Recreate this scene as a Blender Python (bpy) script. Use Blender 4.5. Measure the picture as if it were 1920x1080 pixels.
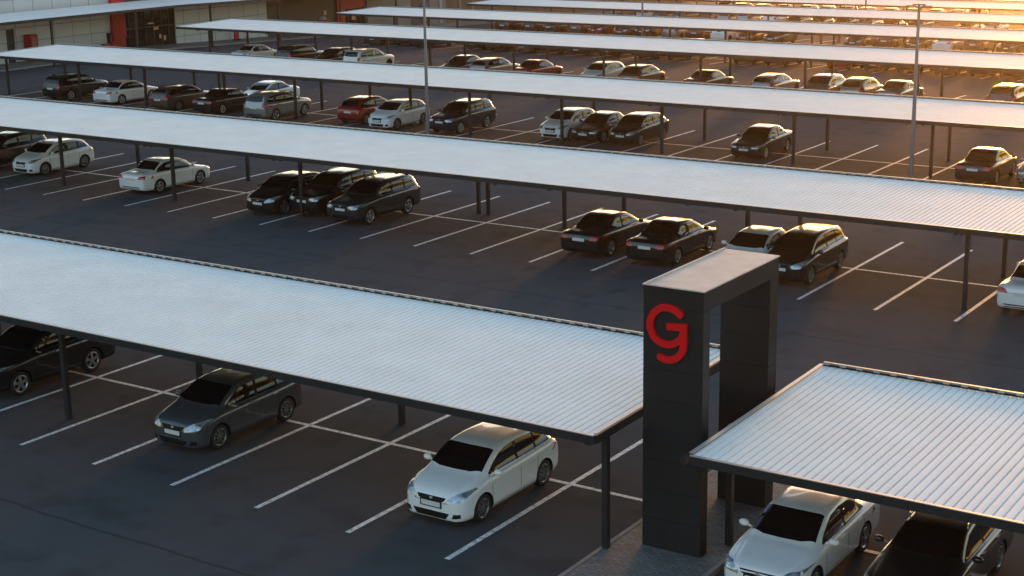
import bpy, bmesh, math, random
from mathutils import Vector, Matrix
from mathutils.bvhtree import BVHTree
from mathutils.geometry import delaunay_2d_cdt
for o in list(bpy.data.objects): bpy.data.objects.remove(o)
sc = bpy.context.scene
C = sc.collection
K = 1.1                      # survey units to metres
rad = math.radians
PI = math.pi

# ------------------------------------------------------------------ camera
cam = bpy.data.cameras.new('camera'); cam.sensor_width = 36; cam.lens = 2964.34/1920*36
cam.clip_start = .5; cam.clip_end = 3000
co = bpy.data.objects.new('camera', cam); C.objects.link(co); sc.camera = co
r_ = Vector((0.83331044, 0.55258076, -0.01575492)); u_ = Vector((-0.12532912, 0.21660488, 0.96818125)); f_ = Vector((-0.53841092, 0.80482099, -0.24975357))
M = Matrix.Identity(4)
for i in range(3): M[i][0] = r_[i]; M[i][1] = u_[i]; M[i][2] = -f_[i]
M[0][3] = 0; M[1][3] = 0; M[2][3] = 12.8281*K
co.matrix_world = M
# ------------------------------------------------------------------ sky, sun, exposure
SUN_AZ, SUN_EL = rad(-13), rad(1.7)             # azimuth from +Y towards +X
w = bpy.data.worlds.new('World'); sc.world = w; w.use_nodes = True
nt = w.node_tree; bg = nt.nodes['Background']
sky = nt.nodes.new('ShaderNodeTexSky'); sky.sky_type = 'NISHITA'; sky.sun_disc = False
sky.sun_elevation = SUN_EL; sky.sun_rotation = SUN_AZ; sky.air_density = 1.0; sky.dust_density = 1.2; sky.ozone_density = 1.65
nt.links.new(sky.outputs[0], bg.inputs[0]); bg.inputs[1].default_value = 0.15
sl = bpy.data.lights.new('sun', 'SUN'); sl.energy = 1.1; sl.angle = rad(9); sl.color = (1, .42, .10)
so = bpy.data.objects.new('sun', sl); C.objects.link(so)
sd = Vector((math.sin(SUN_AZ)*math.cos(SUN_EL), math.cos(SUN_AZ)*math.cos(SUN_EL), math.sin(SUN_EL)))
so.rotation_euler = sd.to_track_quat('Z', 'Y').to_euler(); so.location = (0, 0, 60)
vs = sc.view_settings; vs.view_transform = 'Standard'; vs.look = 'None'; vs.gamma = 1; vs.exposure = 2.8

# ------------------------------------------------------------------ materials
def mat(name, col, rough=.5, metal=0, coat=0, spec=.5, noise=0, nscale=3, bump=0, bscale=40, emis=None):
    m = bpy.data.materials.new(name); m.use_nodes = True; n = m.node_tree; b = n.nodes['Principled BSDF']
    b.inputs['Base Color'].default_value = (*col, 1); b.inputs['Roughness'].default_value = rough
    b.inputs['Metallic'].default_value = metal; b.inputs['Coat Weight'].default_value = coat
    b.inputs['Coat Roughness'].default_value = .04
    b.inputs['Specular IOR Level'].default_value = spec
    tc = n.nodes.new('ShaderNodeTexCoord')
    if noise:
        t = n.nodes.new('ShaderNodeTexNoise'); t.inputs['Scale'].default_value = nscale; t.inputs['Detail'].default_value = 6
        n.links.new(tc.outputs['Object'], t.inputs['Vector'])
        r = n.nodes.new('ShaderNodeValToRGB'); n.links.new(t.outputs[0], r.inputs[0])
        r.color_ramp.elements[0].position = .3; r.color_ramp.elements[1].position = .7
        r.color_ramp.elements[0].color = (*[c*(1-noise) for c in col], 1); r.color_ramp.elements[1].color = (*[min(1, c*(1+noise)) for c in col], 1)
        n.links.new(r.outputs[0], b.inputs['Base Color'])
    if bump:
        t2 = n.nodes.new('ShaderNodeTexNoise'); t2.inputs['Scale'].default_value = bscale; t2.inputs['Detail'].default_value = 4
        n.links.new(tc.outputs['Object'], t2.inputs['Vector'])
        bp = n.nodes.new('ShaderNodeBump'); bp.inputs['Strength'].default_value = bump; bp.inputs['Distance'].default_value = .02
        n.links.new(t2.outputs[0], bp.inputs['Height']); n.links.new(bp.outputs[0], b.inputs['Normal'])
    if emis:
        b.inputs['Emission Color'].default_value = (*emis[:3], 1); b.inputs['Emission Strength'].default_value = emis[3]
    return m

def asphalt_mat():
    m = bpy.data.materials.new('asphalt'); m.use_nodes = True; n = m.node_tree; b = n.nodes['Principled BSDF']; L = n.links.new
    tc = n.nodes.new('ShaderNodeTexCoord')
    def noise(sc_, det=5, vec=None):
        t = n.nodes.new('ShaderNodeTexNoise'); t.inputs['Scale'].default_value = sc_; t.inputs['Detail'].default_value = det
        L(vec or tc.outputs['Object'], t.inputs['Vector']); return t.outputs[0]
    def mth(op, a, b_=None, c=None):
        k = n.nodes.new('ShaderNodeMath'); k.operation = op
        for i, v in enumerate((a, b_, c)):
            if v is None: continue
            if isinstance(v, (int, float)): k.inputs[i].default_value = v
            else: L(v, k.inputs[i])
        return k.outputs[0]
    def ramp(v, a, b_):
        r = n.nodes.new('ShaderNodeMapRange'); r.inputs['From Min'].default_value = a; r.inputs['From Max'].default_value = b_; L(v, r.inputs['Value']); return r.outputs[0]
    big = noise(.12, 6); mid = noise(1.1, 6); fine = noise(45, 3)
    # stretched along driving direction (x): tyre polish streaks
    mp = n.nodes.new('ShaderNodeMapping'); mp.inputs['Scale'].default_value = (.05, 1.3, 1); L(tc.outputs['Object'], mp.inputs['Vector'])
    streak = noise(1.0, 5, mp.outputs[0])
    # oil drips
    v = n.nodes.new('ShaderNodeTexNoise'); v.inputs['Scale'].default_value = .75; v.inputs['Detail'].default_value = 2; L(tc.outputs['Object'], v.inputs['Vector'])
    oil = ramp(v.outputs[0], .54, .68)
    val = mth('ADD', mth('MULTIPLY', big, .22), mth('MULTIPLY', mid, .25))
    val = mth('ADD', val, mth('MULTIPLY', streak, .22)); val = mth('ADD', val, mth('MULTIPLY', fine, .34))
    val = ramp(val, .30, .72)
    sep = n.nodes.new('ShaderNodeSeparateXYZ'); L(tc.outputs['Object'], sep.inputs[0])
    wob = mth('MULTIPLY', mth('SUBTRACT', noise(.35, 4), .5), .5)
    y = mth('ADD', sep.outputs['Y'], wob)
    seam = None
    for ys in (20.45, 41.0, 61.4, 81.5, 101.5):
        d = mth('ABSOLUTE', mth('SUBTRACT', y, ys*K)); s = mth('LESS_THAN', d, .045)
        seam = s if seam is None else mth('MAXIMUM', seam, s)
    rp = n.nodes.new('ShaderNodeValToRGB'); L(val, rp.inputs[0])
    rp.color_ramp.elements[0].color = (.058, .058, .061, 1); rp.color_ramp.elements[1].color = (.086, .087, .091, 1)
    mx = n.nodes.new('ShaderNodeMix'); mx.data_type = 'RGBA'; mx.inputs['B'].default_value = (.014, .013, .013, 1)
    L(mth('MAXIMUM', mth('MULTIPLY', oil, .26), mth('MULTIPLY', seam, .4)), mx.inputs['Factor']); L(rp.outputs[0], mx.inputs['A'])
    L(mx.outputs['Result'], b.inputs['Base Color'])
    rr = n.nodes.new('ShaderNodeMapRange'); rr.inputs['To Min'].default_value = .85; rr.inputs['To Max'].default_value = 1.0; L(mid, rr.inputs['Value']); L(rr.outputs[0], b.inputs['Roughness'])
    b.inputs['Specular IOR Level'].default_value = .04
    bp = n.nodes.new('ShaderNodeBump'); bp.inputs['Strength'].default_value = .35; bp.inputs['Distance'].default_value = .012
    L(noise(60, 3), bp.inputs['Height']); L(bp.outputs[0], b.inputs['Normal'])
    return m

def paint_line_mat():
    m = bpy.data.materials.new('road_paint'); m.use_nodes = True; n = m.node_tree; b = n.nodes['Principled BSDF']; L = n.links.new
    tc = n.nodes.new('ShaderNodeTexCoord'); t = n.nodes.new('ShaderNodeTexNoise'); t.inputs['Scale'].default_value = 7; t.inputs['Detail'].default_value = 8; t.inputs['Roughness'].default_value = .75
    L(tc.outputs['Object'], t.inputs['Vector']); r = n.nodes.new('ShaderNodeValToRGB'); L(t.outputs[0], r.inputs[0])
    r.color_ramp.elements[0].position = .36; r.color_ramp.elements[0].color = (.26, .26, .26, 1)
    r.color_ramp.elements[1].position = .54; r.color_ramp.elements[1].color = (.80, .79, .76, 1)
    L(r.outputs[0], b.inputs['Base Color']); b.inputs['Roughness'].default_value = .6
    return m

m_asph = asphalt_mat(); m_line = paint_line_mat()
m_pave = mat('paving', (.16, .155, .15), .85, noise=.3, nscale=2.2, bump=.3, bscale=20)
m_kerb = mat('kerb', (.22, .21, .20), .85, noise=.2, nscale=3)
m_roof = mat('roof_metal', (.86, .845, .80), .62, spec=.2, noise=.05, nscale=.7)
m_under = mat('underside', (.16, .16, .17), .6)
m_steel = mat('dark_steel', (.028, .029, .032), .42, metal=.2, noise=.15, nscale=4)
m_trim = mat('trim', (.44, .40, .36), .4, metal=.2)
m_clad = mat('pylon_cladding', (.017, .017, .019), .5, spec=.3, noise=.15, nscale=1.2)
m_groove = mat('groove', (.006, .006, .006), .8)
m_cap = mat('cap_metal', (.66, .54, .45), .65, spec=.2, noise=.12, nscale=2)
m_red = mat('red_paint', (.72, .002, .008), .5, spec=.3)
m_redd = mat('red_cladding', (.42, .006, .012), .5)
m_glass = mat('car_glass', (.006, .006, .007), .03, spec=.6)
m_black = mat('black_trim', (.008, .008, .008), .65, spec=.2)
m_tyre = mat('tyre', (.012, .012, .012), .8)
m_rim = mat('alloy', (.42, .42, .43), .3, metal=.8)
m_rimd = mat('hubcap_gray', (.22, .22, .23), .35, metal=.7)
m_well = mat('wheel_well', (.006, .006, .006), .9)
m_hl = mat('headlight_lens', (.42, .45, .48), .08, metal=.55, noise=.5, nscale=9)
m_tl = mat('tail_lens', (.38, .012, .012), .12, coat=.6)
m_plate = mat('plate', (.62, .62, .60), .5)
m_chrome = mat('chrome', (.62, .62, .63), .12, metal=1)
m_lamp = mat('lamp_pole_paint', (.20, .21, .23), .45, metal=.4)
m_wall = mat('wall_panel', (.58, .60, .61), .55, noise=.06, nscale=.5)
m_joint = mat('joint', (.17, .17, .17), .8)
m_dkwall = mat('dark_cladding', (.045, .043, .042), .5, noise=.2, nscale=.6)
m_brown = mat('brown_wall', (.13, .07, .045), .6, noise=.2, nscale=.6)
m_beige = mat('beige_wall', (.20, .18, .16), .6, noise=.1, nscale=.6)
m_shopglass = mat('shop_glass', (.012, .013, .014), .06, spec=.7)
m_signw = mat('sign_pale', (.35, .33, .32), .5)
m_blue = mat('blue_sign', (.03, .08, .18), .4)
m_warm = mat('shop_light', (.16, .12, .08), .5, emis=(1, .62, .32, .01))
def car_paint(name, col, metal=.0, rough=.28): return mat(name, col, rough, metal=metal, coat=1.0)
PAINT = {
 'white': car_paint('paint_white', (.80, .81, .82)), 'black': car_paint('paint_black', (.008, .008, .009)),
 'grey': car_paint('paint_dark_grey', (.045, .048, .052), .5), 'silver': car_paint('paint_silver', (.33, .34, .35), .6),
 'slate': car_paint('paint_slate', (.080, .086, .095), .35),
 'red': car_paint('paint_red', (.22, .012, .012), .1), 'blue': car_paint('paint_dark_blue', (.012, .022, .045), .3),
 'brown': car_paint('paint_dark_brown', (.030, .020, .015), .4), 'beige': car_paint('paint_beige', (.30, .28, .24), .5),
 'bronze': car_paint('paint_bronze', (.12, .09, .07), .5)}

# ------------------------------------------------------------------ helpers
def link(o, parent=None):
    C.objects.link(o)
    if parent is not None: o.parent = parent
    return o
def meshobj(name, bm, mats, parent=None, smooth=False):
    me = bpy.data.meshes.new(name); bm.to_mesh(me); bm.free()
    if not isinstance(mats, (list, tuple)): mats = [mats]
    for m in mats: me.materials.append(m)
    if smooth:
        for p in me.polygons: p.use_smooth = True
    return link(bpy.data.objects.new(name, me), parent)
def box(bm, x0, x1, y0, y1, z0, z1, mi=0):
    v = [bm.verts.new(p) for p in ((x0,y0,z0),(x1,y0,z0),(x1,y1,z0),(x0,y1,z0),(x0,y0,z1),(x1,y0,z1),(x1,y1,z1),(x0,y1,z1))]
    for f in ((0,3,2,1),(4,5,6,7),(0,1,5,4),(1,2,6,5),(2,3,7,6),(3,0,4,7)):
        bm.faces.new([v[i] for i in f]).material_index = mi
    return v
def cyl(bm, p0, p1, r0, r1=None, n=12, mi=0):
    p0 = Vector(p0); p1 = Vector(p1); r1 = r0 if r1 is None else r1
    q = (p1-p0).to_track_quat('Z', 'Y'); a = []; b = []
    for i in range(n):
        t = 2*PI*i/n; d = q @ Vector((math.cos(t), math.sin(t), 0))
        a.append(bm.verts.new(p0+d*r0)); b.append(bm.verts.new(p1+d*r1))
    for i in range(n): bm.faces.new([a[i], a[(i+1)%n], b[(i+1)%n], b[i]]).material_index = mi
    bm.faces.new(a[::-1]).material_index = mi; bm.faces.new(b).material_index = mi
def empty(name, loc, label, cat, group=None, rz=0):
    o = bpy.data.objects.new(name, None); o.empty_display_size = .3; C.objects.link(o)
    o.location = loc; o.rotation_euler = (0, 0, rz); o['label'] = label; o['category'] = cat
    if group: o['group'] = group
    return o
def tag(o, label, cat, group=None):
    o['label'] = label; o['category'] = cat
    if group: o['group'] = group
    return o
def struct(o): o['kind'] = 'structure'; return o
def gz(Y):                                    # ground height (survey units)
    return -0.0355*max(0, Y-92)

# ------------------------------------------------------------------ ground
bm = bmesh.new()
ys = [-400, 0, 60, 92] + list(range(100, 321, 20)) + [700, 1500]
xs = [-900, -300, -100, 0, 100, 300, 900]
def gzz(Y): return gz(min(Y, 320))*K
grid = [[bm.verts.new((x*K, y*K, gzz(y))) for x in xs] for y in ys]
for j in range(len(ys)-1):
    for i in range(len(xs)-1): bm.faces.new((grid[j][i], grid[j][i+1], grid[j+1][i+1], grid[j+1][i]))
struct(meshobj('ground', bm, m_asph))

# rows: near edge Y, stall centre Y, left end X, right end X, stall phase X
ROWS = [(24.25, 27.65, -66, -14.3, -29.53), (45.3, 49.26, -84.5, 16, -54.11), (65.2, 69.15, -83.4, 16, -27.6), (85.15, 89.0, -86.6, 16, -27.2),
        (105.3, 109.3, -88.0, 16, -27.4), (126.6, 130.6, -89.4, 16, -27.4), (149, 153, -90.0, 16, -27.4), (167, 171, -90.0, 16, -27.4)]
def strip(bm, x0, x1, y0, y1, dz=.004):
    y0_, y1_ = y0, y1
    cuts = [y0_, y1_]
    if y0_ < 92 < y1_: cuts = [y0_, 92, y1_]
    for a, b in zip(cuts, cuts[1:]):
        vs_ = [bm.verts.new((x*K, y*K, gzz(y)+dz)) for x, y in ((x0,a),(x1,a),(x1,b),(x0,b))]
        bm.faces.new(vs_)
for ri, (yn, yc, xl, xr, ph) in enumerate(ROWS[:7]):
    bm = bmesh.new(); hl = 4.64 if ri < 2 else 4.5; hw = .062
    segs = [(xl+1, -14.72)] + [(-12.2, 16)] if ri == 0 else [(xl+.8, xr)]
    for (a, b) in segs:
        strip(bm, a, b, yc-hw, yc+hw, .004)
        i = math.ceil((a-ph)/2.5)
        while ph+i*2.5 < b:
            x = ph+i*2.5; strip(bm, x-hw, x+hw, yc-hl, yc-hw, .004); strip(bm, x-hw, x+hw, yc+hw, yc+hl, .004); i += 1
    struct(meshobj('parking_lines', bm, m_line))

# island under the pylon
bm = bmesh.new()
ix0, ix1, iy0, iy1 = -14.66*K, -12.26*K, 21.6*K, 31.6*K
def island_outline(inset):
    pts = []; r = .9-inset
    x0, x1, y0, y1 = ix0+inset, ix1-inset, iy0+inset, iy1-inset
    for cx, cy, a0 in ((x1-r, y1-r, 0), (x0+r, y1-r, 90), (x0+r, y0+r, 180), (x1-r, y0+r, 270)):
        for k in range(7): a = rad(a0+15*k); pts.append((cx+r*math.cos(a), cy+r*math.sin(a)))
    return pts
def ring(bm, o, i, z, z0=None):
    ov = [bm.verts.new((x, y, z)) for x, y in o]; iv = [bm.verts.new((x, y, z)) for x, y in i]; n = len(o)
    for k in range(n): bm.faces.new((ov[k], ov[(k+1)%n], iv[(k+1)%n], iv[k]))
    if z0 is not None:
        lv = [bm.verts.new((x, y, z0)) for x, y in o]
        for k in range(n): bm.faces.new((lv[k], lv[(k+1)%n], ov[(k+1)%n], ov[k]))
ring(bm, island_outline(0), island_outline(.11), .12, -.02)
struct(meshobj('kerb', bm, m_kerb))
def tile_mat():
    m = bpy.data.materials.new('paving_slabs'); m.use_nodes = True; n = m.node_tree; b = n.nodes['Principled BSDF']; L = n.links.new
    tc = n.nodes.new('ShaderNodeTexCoord'); br = n.nodes.new('ShaderNodeTexBrick'); L(tc.outputs['Object'], br.inputs['Vector'])
    br.inputs['Scale'].default_value = 1; br.inputs['Brick Width'].default_value = .22; br.inputs['Row Height'].default_value = .11; br.inputs['Mortar Size'].default_value = .008
    br.inputs['Color1'].default_value = (.13, .128, .125, 1); br.inputs['Color2'].default_value = (.20, .195, .19, 1); br.inputs['Mortar'].default_value = (.05, .05, .05, 1)
    L(br.outputs[0], b.inputs['Base Color']); b.inputs['Roughness'].default_value = .8
    return m
m_slab = tile_mat()
bm = bmesh.new(); bm.faces.new([bm.verts.new((x, y, .112)) for x, y in island_outline(.108)])
struct(meshobj('pavement', bm, m_slab))

# ------------------------------------------------------------------ haze
bm = bmesh.new(); box(bm, -260, 80, -10, 330, -12, 16)
hz = meshobj('haze', bm, bpy.data.materials.new('haze')); hz['kind'] = 'stuff'
hm = hz.data.materials[0]; hm.use_nodes = True; hn = hm.node_tree; hn.nodes.remove(hn.nodes['Principled BSDF'])
hv = hn.nodes.new('ShaderNodeVolumePrincipled'); hv.inputs['Color'].default_value = (1, .93, .85, 1); hv.inputs['Density'].default_value = .00028; hv.inputs['Anisotropy'].default_value = .968
hn.links.new(hv.outputs[0], hn.nodes['Material Output'].inputs['Volume'])

# ------------------------------------------------------------------ pylon
px0, px1, py0, py1, pz = -14.02*K, -12.75*K, 25.43*K, 28.76*K, 5.42*K
pyl = empty('sign_pylon', ((px0+px1)/2, (py0+py1)/2, .112), 'tall dark grey portal pylon with a red letter emblem, standing on the paved island', 'sign pylon')
def at(o, root): o.parent = root; o.matrix_parent_inverse = Matrix.Translation(root.location).inverted(); return o
def column(y0, y1, px0=px0):
    bm = bmesh.new(); n = 8; H = pz-.46; z0 = .113
    box(bm, px0+.012, px1-.012, y0+.012, y1-.012, z0, H-.001, 1)
    hh = (H-z0)/n
    for k in range(n): box(bm, px0, px1, y0, y1, z0+k*hh+(.005 if k else 0), z0+(k+1)*hh-.005)
    return bm
at(meshobj('column', column(py0, py0+.30), [m_clad, m_groove]), pyl)
at(meshobj('column', column(py1-.43, py1, px0+.20), [m_clad, m_groove]), pyl)
bm = bmesh.new(); box(bm, px0, px1, py0, py1, pz-.455, pz-.03)
at(meshobj('crossbeam', bm, m_clad), pyl)
bm = bmesh.new(); box(bm, px0-.015, px1+.015, py0-.015, py1+.015, pz-.028, pz)
box(bm, px0+.05, px0+.09, py0+.03, py1-.03, pz+.001, pz+.035)
at(meshobj('cap_sheet', bm, m_cap), pyl)
# emblem strokes on the front face (x, z)
Gp = [(-13.155,4.915),(-13.195,4.955),(-13.26,4.992),(-13.358,5.018),(-13.47,5.02),(-13.583,4.987),(-13.696,4.897),(-13.767,4.774),(-13.793,4.648),(-13.769,4.529),(-13.711,4.424),(-13.615,4.347),(-13.501,4.31),(-13.388,4.306),(-13.275,4.34),(-13.182,4.406),(-13.109,4.495),(-13.080,4.60)]
Sp = [(-13.075,4.755),(-13.075,4.50),(-13.075,4.353),(-13.096,4.228),(-13.16,4.122),(-13.253,4.047),(-13.366,4.008),(-13.479,4.012),(-13.565,4.042)]
Bp = [(-13.09,4.678),(-13.438,4.655)]
def catmull(P, n=6):
    if len(P) < 3: return P
    out = []
    for i in range(len(P)-1):
        p0 = P[max(i-1,0)]; p1 = P[i]; p2 = P[i+1]; p3 = P[min(i+2,len(P)-1)]
        for k in range(n):
            t = k/n
            out.append(tuple(.5*((2*p1[j])+(-p0[j]+p2[j])*t+(2*p0[j]-5*p1[j]+4*p2[j]-p3[j])*t*t+(-p0[j]+3*p1[j]-3*p2[j]+p3[j])*t**3) for j in range(2)))
    out.append(P[-1]); return out
def stroke(bm, P, wd, y0, y1, capa=True, capb=True):
    P = [Vector((a*K, b*K)) for a, b in catmull(P)]; n = len(P); Lf = []; Rt = []
    for i in range(n):
        d = (P[min(i+1,n-1)]-P[max(i-1,0)]).normalized(); nn = Vector((-d.y, d.x))*wd/2
        Lf.append(P[i]+nn); Rt.append(P[i]-nn)
    poly = Lf[:]
    if capb:
        d = (P[-1]-P[-2]).normalized(); a0 = math.atan2(d.y, d.x)
        for k in range(1, 8): a = a0+PI/2-PI*k/8; poly.append(P[-1]+Vector((math.cos(a), math.sin(a)))*wd/2)
    poly += Rt[::-1]
    if capa:
        d = (P[0]-P[1]).normalized(); a0 = math.atan2(d.y, d.x)
        for k in range(1, 8): a = a0+PI/2-PI*k/8; poly.append(P[0]+Vector((math.cos(a), math.sin(a)))*wd/2)
    m = len(poly); res = delaunay_2d_cdt(poly, [(i, (i+1)%m) for i in range(m)], [], 1, 1e-5)
    va = [bm.verts.new((v.x, y0, v.y)) for v in res[0]]
    for f in res[2]:
        bm.faces.new([va[i] for i in f])
    f1 = [bm.verts.new((v.x, y0, v.y)) for v in poly]; f2 = [bm.verts.new((v.x, y1, v.y)) for v in poly]
    for i in range(m): bm.faces.new((f1[i], f1[(i+1)%m], f2[(i+1)%m], f2[i]))
bm = bmesh.new()
stroke(bm, [(x-.06, z) for x, z in Gp], .148, py0-.070, py0-.002, True, False)
stroke(bm, [(x-.06, z) for x, z in Sp], .148, py0-.074, py0-.002, False, True)
stroke(bm, [(x-.06, z) for x, z in Bp], .148, py0-.066, py0-.002, False, False)
bmesh.ops.recalc_face_normals(bm, faces=bm.faces)
at(meshobj('emblem_letter', bm, m_red), pyl)

# ------------------------------------------------------------------ canopies
WID = 6.0; ZB, ZT, ZF = 2.50, 2.67, 2.76
def canopy(idx, x0, x1, yn, posts, label, rib=True):
    g = gz(yn+3)
    root = empty('parking_canopy', (x0*K, yn*K, g*K), label, 'canopy', 'long white metal canopies over the parking rows')
    X0, X1, Y0, Y1 = 0, (x1-x0)*K, 0, WID*K
    # corrugated sheet
    bm = bmesh.new(); pitch = .166*K; prof = [(0, 0), (.37, .08), (.74, 0), (.79, -1), (.93, -1), (.97, 0)]
    n = int((X1-X0)/pitch); rows = []
    z0, z1 = ZT*K, ZF*K; h = .036
    pts = []
    for i in range(n):
        for a, b in prof: pts.append((X0+(i+a)*pitch, b*h))
    pts.append((X0+n*pitch, 0)); 
    if X1-pts[-1][0] > .01: pts.append((X1, 0))
    nd = [bm.verts.new((x, Y0, z0+dz)) for x, dz in pts]; fd = [bm.verts.new((x, Y1, z1+dz)) for x, dz in pts]
    for i in range(len(pts)-1): bm.faces.new((nd[i], nd[i+1], fd[i+1], fd[i]))
    meshobj('roof_sheet', bm, m_roof, root)
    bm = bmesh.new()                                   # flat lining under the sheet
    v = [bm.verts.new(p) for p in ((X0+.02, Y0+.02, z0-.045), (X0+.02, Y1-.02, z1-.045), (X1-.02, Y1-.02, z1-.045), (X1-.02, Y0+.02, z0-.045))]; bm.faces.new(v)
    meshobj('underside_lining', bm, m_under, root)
    bm = bmesh.new(); t = .07                          # fascia beams all round
    box(bm, X0-.03, X1+.03, Y0-t, Y0-.004, ZB*K, z0-.006)
    box(bm, X0-.03, X1+.03, Y1+.004, Y1+t, ZB*K+.1, z1-.03)
    for xe, sgn in ((X0, -1), (X1, 1)):
        a, b = sorted((xe+sgn*.004, xe+sgn*(t)))
        vv = box(bm, a, b, Y0, Y1, ZB*K, z0)
        for k in (6, 7): vv[k].co.z = z1-.004
        for k in (4, 5): vv[k].co.z = z0-.004
        for k in (2, 3): vv[k].co.z = ZB*K+.09
    meshobj('fascia', bm, m_steel, root)
    bm = bmesh.new()                                   # thin pale edge trims
    box(bm, X0-.03, X1+.03, Y0-.075, Y0-.005, z0-.004, z0+.014)
    for a, b in ((X0-.075, X0+.02), (X1-.02, X1+.075)):
        vv = box(bm, a, b, Y0, Y1, z0+.034, z0+.05)
        for k in (2, 3): vv[k].co.z = z1+.034
        for k in (6, 7): vv[k].co.z = z1+.05
    meshobj('edge_trim', bm, m_trim, root)
    bm = bmesh.new()                                   # far flashing on dark closure blocks
    box(bm, X0, X1, Y1+.03, Y1+.085, z1+.078, z1+.088)
    box(bm, X0, X1, Y1+.06, Y1+.085, z1-.02, z1+.077)
    q = .37*K; k = 0
    while X0+k*q+.26 < X1:
        xx = X0+k*q; box(bm, xx, xx+.15, Y1-.005, Y1+.055, z1+.034, z1+.077); k += 1
    box(bm, X0, X1, Y1+.010, Y1+.053, z1+.001, z1+.032, 1)
    meshobj('far_flashing', bm, [m_trim, m_groove], root)
    bm = bmesh.new()                                   # purlins
    for k in range(1, 5):
        y = Y1*k/5; z = z0+(z1-z0)*k/5; box(bm, X0, X1, y-.04, y+.04, z-.13, z-.048)
    meshobj('purlin', bm, m_steel, root)
    for (x, y) in posts:
        bm = bmesh.new(); s = .068; lx = (x-x0)*K; ly = (y-yn)*K
        gl = (gz(y)-g)*K + (.12 if (idx == 0 and -14.66 < x < -12.26) else 0)
        zt = z0+(z1-z0)*ly/Y1-.115
        box(bm, lx-s, lx+s, ly-s, ly+s, gl, zt)
        meshobj('post', bm, m_steel, root)
        bm = bmesh.new(); box(bm, lx-.05, lx+.05, .03, Y1-.03, z0-.26, z0-.115)
        meshobj('rafter', bm, m_steel, root)
    return root
def frames(x0, x1, yn, start, pitch=6.8):
    P = []; x = start
    while x < x1-.3: 
        if x > x0+.1: P += [(x, yn+1.3), (x, yn+5.4)]
        x += pitch
    return P
canopy(0, -66, -14.42, 24.25, [(-14.55, 24.92), (-14.6, 28.95), (-22.63, 28.9), (-30.0, 24.9), (-29.43, 28.9), (-28.62, 28.9), (-37.6, 24.9), (-37.6, 28.9), (-45.2, 28.9), (-52.8, 24.9), (-60.4, 28.9)],
       'foreground white ribbed canopy ending at the pylon on its left side, over the white hatchback')
canopy(0, -12.34, 16, 24.25, [(-12.56, 26.3), (-4.4, 24.95), (3.4, 28.95), (11, 24.95), (-4.4, 28.95)],
       'white ribbed canopy at the lower right corner, starting right of the pylon')
canopy(1, -84.5, 16, 45.3, [(-54.95, 46.5), (-55.4, 51.4), (-48.1, 46.5), (-48.47, 51.4), (-41.05, 46.5), (-41.4, 51.4), (-35.38, 50.6), (-34.92, 50.6), (-31.0, 50.0), (-28.75, 50.6), (-23.4, 50.0), (-21.68, 50.6), (-14.3, 46.0), (-14.5, 50.6), (-62, 46.5), (-62.2, 51.4), (-69, 46.5), (-76, 46.5), (-83, 46.5), (-7, 46.5), (-7, 50.6), (0, 46.5), (7, 46.5), (14, 50.6)],
       'second long white canopy from the front, crossing the frame behind the pylon')
canopy(2, -83.4, 16, 65.2, [(-83.03, 66.5), (-82.7, 70.9), (-76.5, 70.9), (-76.79, 66.9), (-70.6, 66.5), (-70.9, 70.9), (-68.8, 70.9), (-65.4, 67.8), (-59.16, 66.9), (-60.3, 70.5), (-57, 70.9), (-51.91, 68), (-48.67, 70.9), (-47, 66.6), (-41.4, 66.6), (-42.1, 70.9)] + [(x, 66.55) for x in (-35.74, -28.94, -22.5, -15.7, -8.9, -2.1, 4.7, 11.5)] + [(x, 71) for x in (-35.7, -29.15, -23.2, -16.0, -9.2, -2.4, 4.4, 11.2)],
       'third long white canopy from the front, its left end just inside the frame')
names = ['fourth', 'fifth', 'sixth', 'seventh', 'eighth']
ends = ['starting before the dark glass shopfront', 'starting beside the red framed shop entrance', 'starting by the brown facade', 'a thin band near the top edge', 'the farthest sliver at the top edge']
for k, (yn, yc, xl, xr, ph) in enumerate(ROWS[3:]):
    canopy(3+k, xl, xr, yn, frames(xl, xr if k < 3 else -20, yn, xl+2.0), names[k]+' long white canopy from the front, '+ends[k])

# ------------------------------------------------------------------ lamp posts
def lamp_post(x, y, h, label, heads=True):
    root = empty('lamp_post', (x*K, y*K, gz(y)*K), label, 'lamp post', 'tall lamp posts between the canopies')
    bm = bmesh.new(); cyl(bm, (0, 0, 0), (0, 0, h), .115, .06, 14); cyl(bm, (0, 0, 0), (0, 0, .04), .24, .24, 14)
    meshobj('pole', bm, m_lamp, root, False)
    bm = bmesh.new(); box(bm, -.3, .3, -.035, .035, h-.06, h)
    meshobj('cross_arm', bm, m_lamp, root)
    for s in (-1, 1):
        bm = bmesh.new(); vv = box(bm, s*.38-.2, s*.38+.2, -.13, .15, h-.13, h-.061)
        bmesh.ops.bevel(bm, geom=bm.edges[:], offset=.02, segments=2, affect='EDGES')
        meshobj('lamp_head', bm, m_lamp, root)
    return root
lamp_post(-48.25, 64.6, 8.6, 'grey lamp post left of centre, rising past the white hatchback in the third row')
lamp_post(-22.72, 64.7, 8.35, 'grey lamp post at the right side with its twin heads just below the top edge')
lamp_post(-68.9, 124.5, 9.0, 'thin distant lamp post near the centre of the top edge')
lamp_post(-56.7, 146.5, 9.0, 'thin distant lamp post left of the right hand lamp post')

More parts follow.
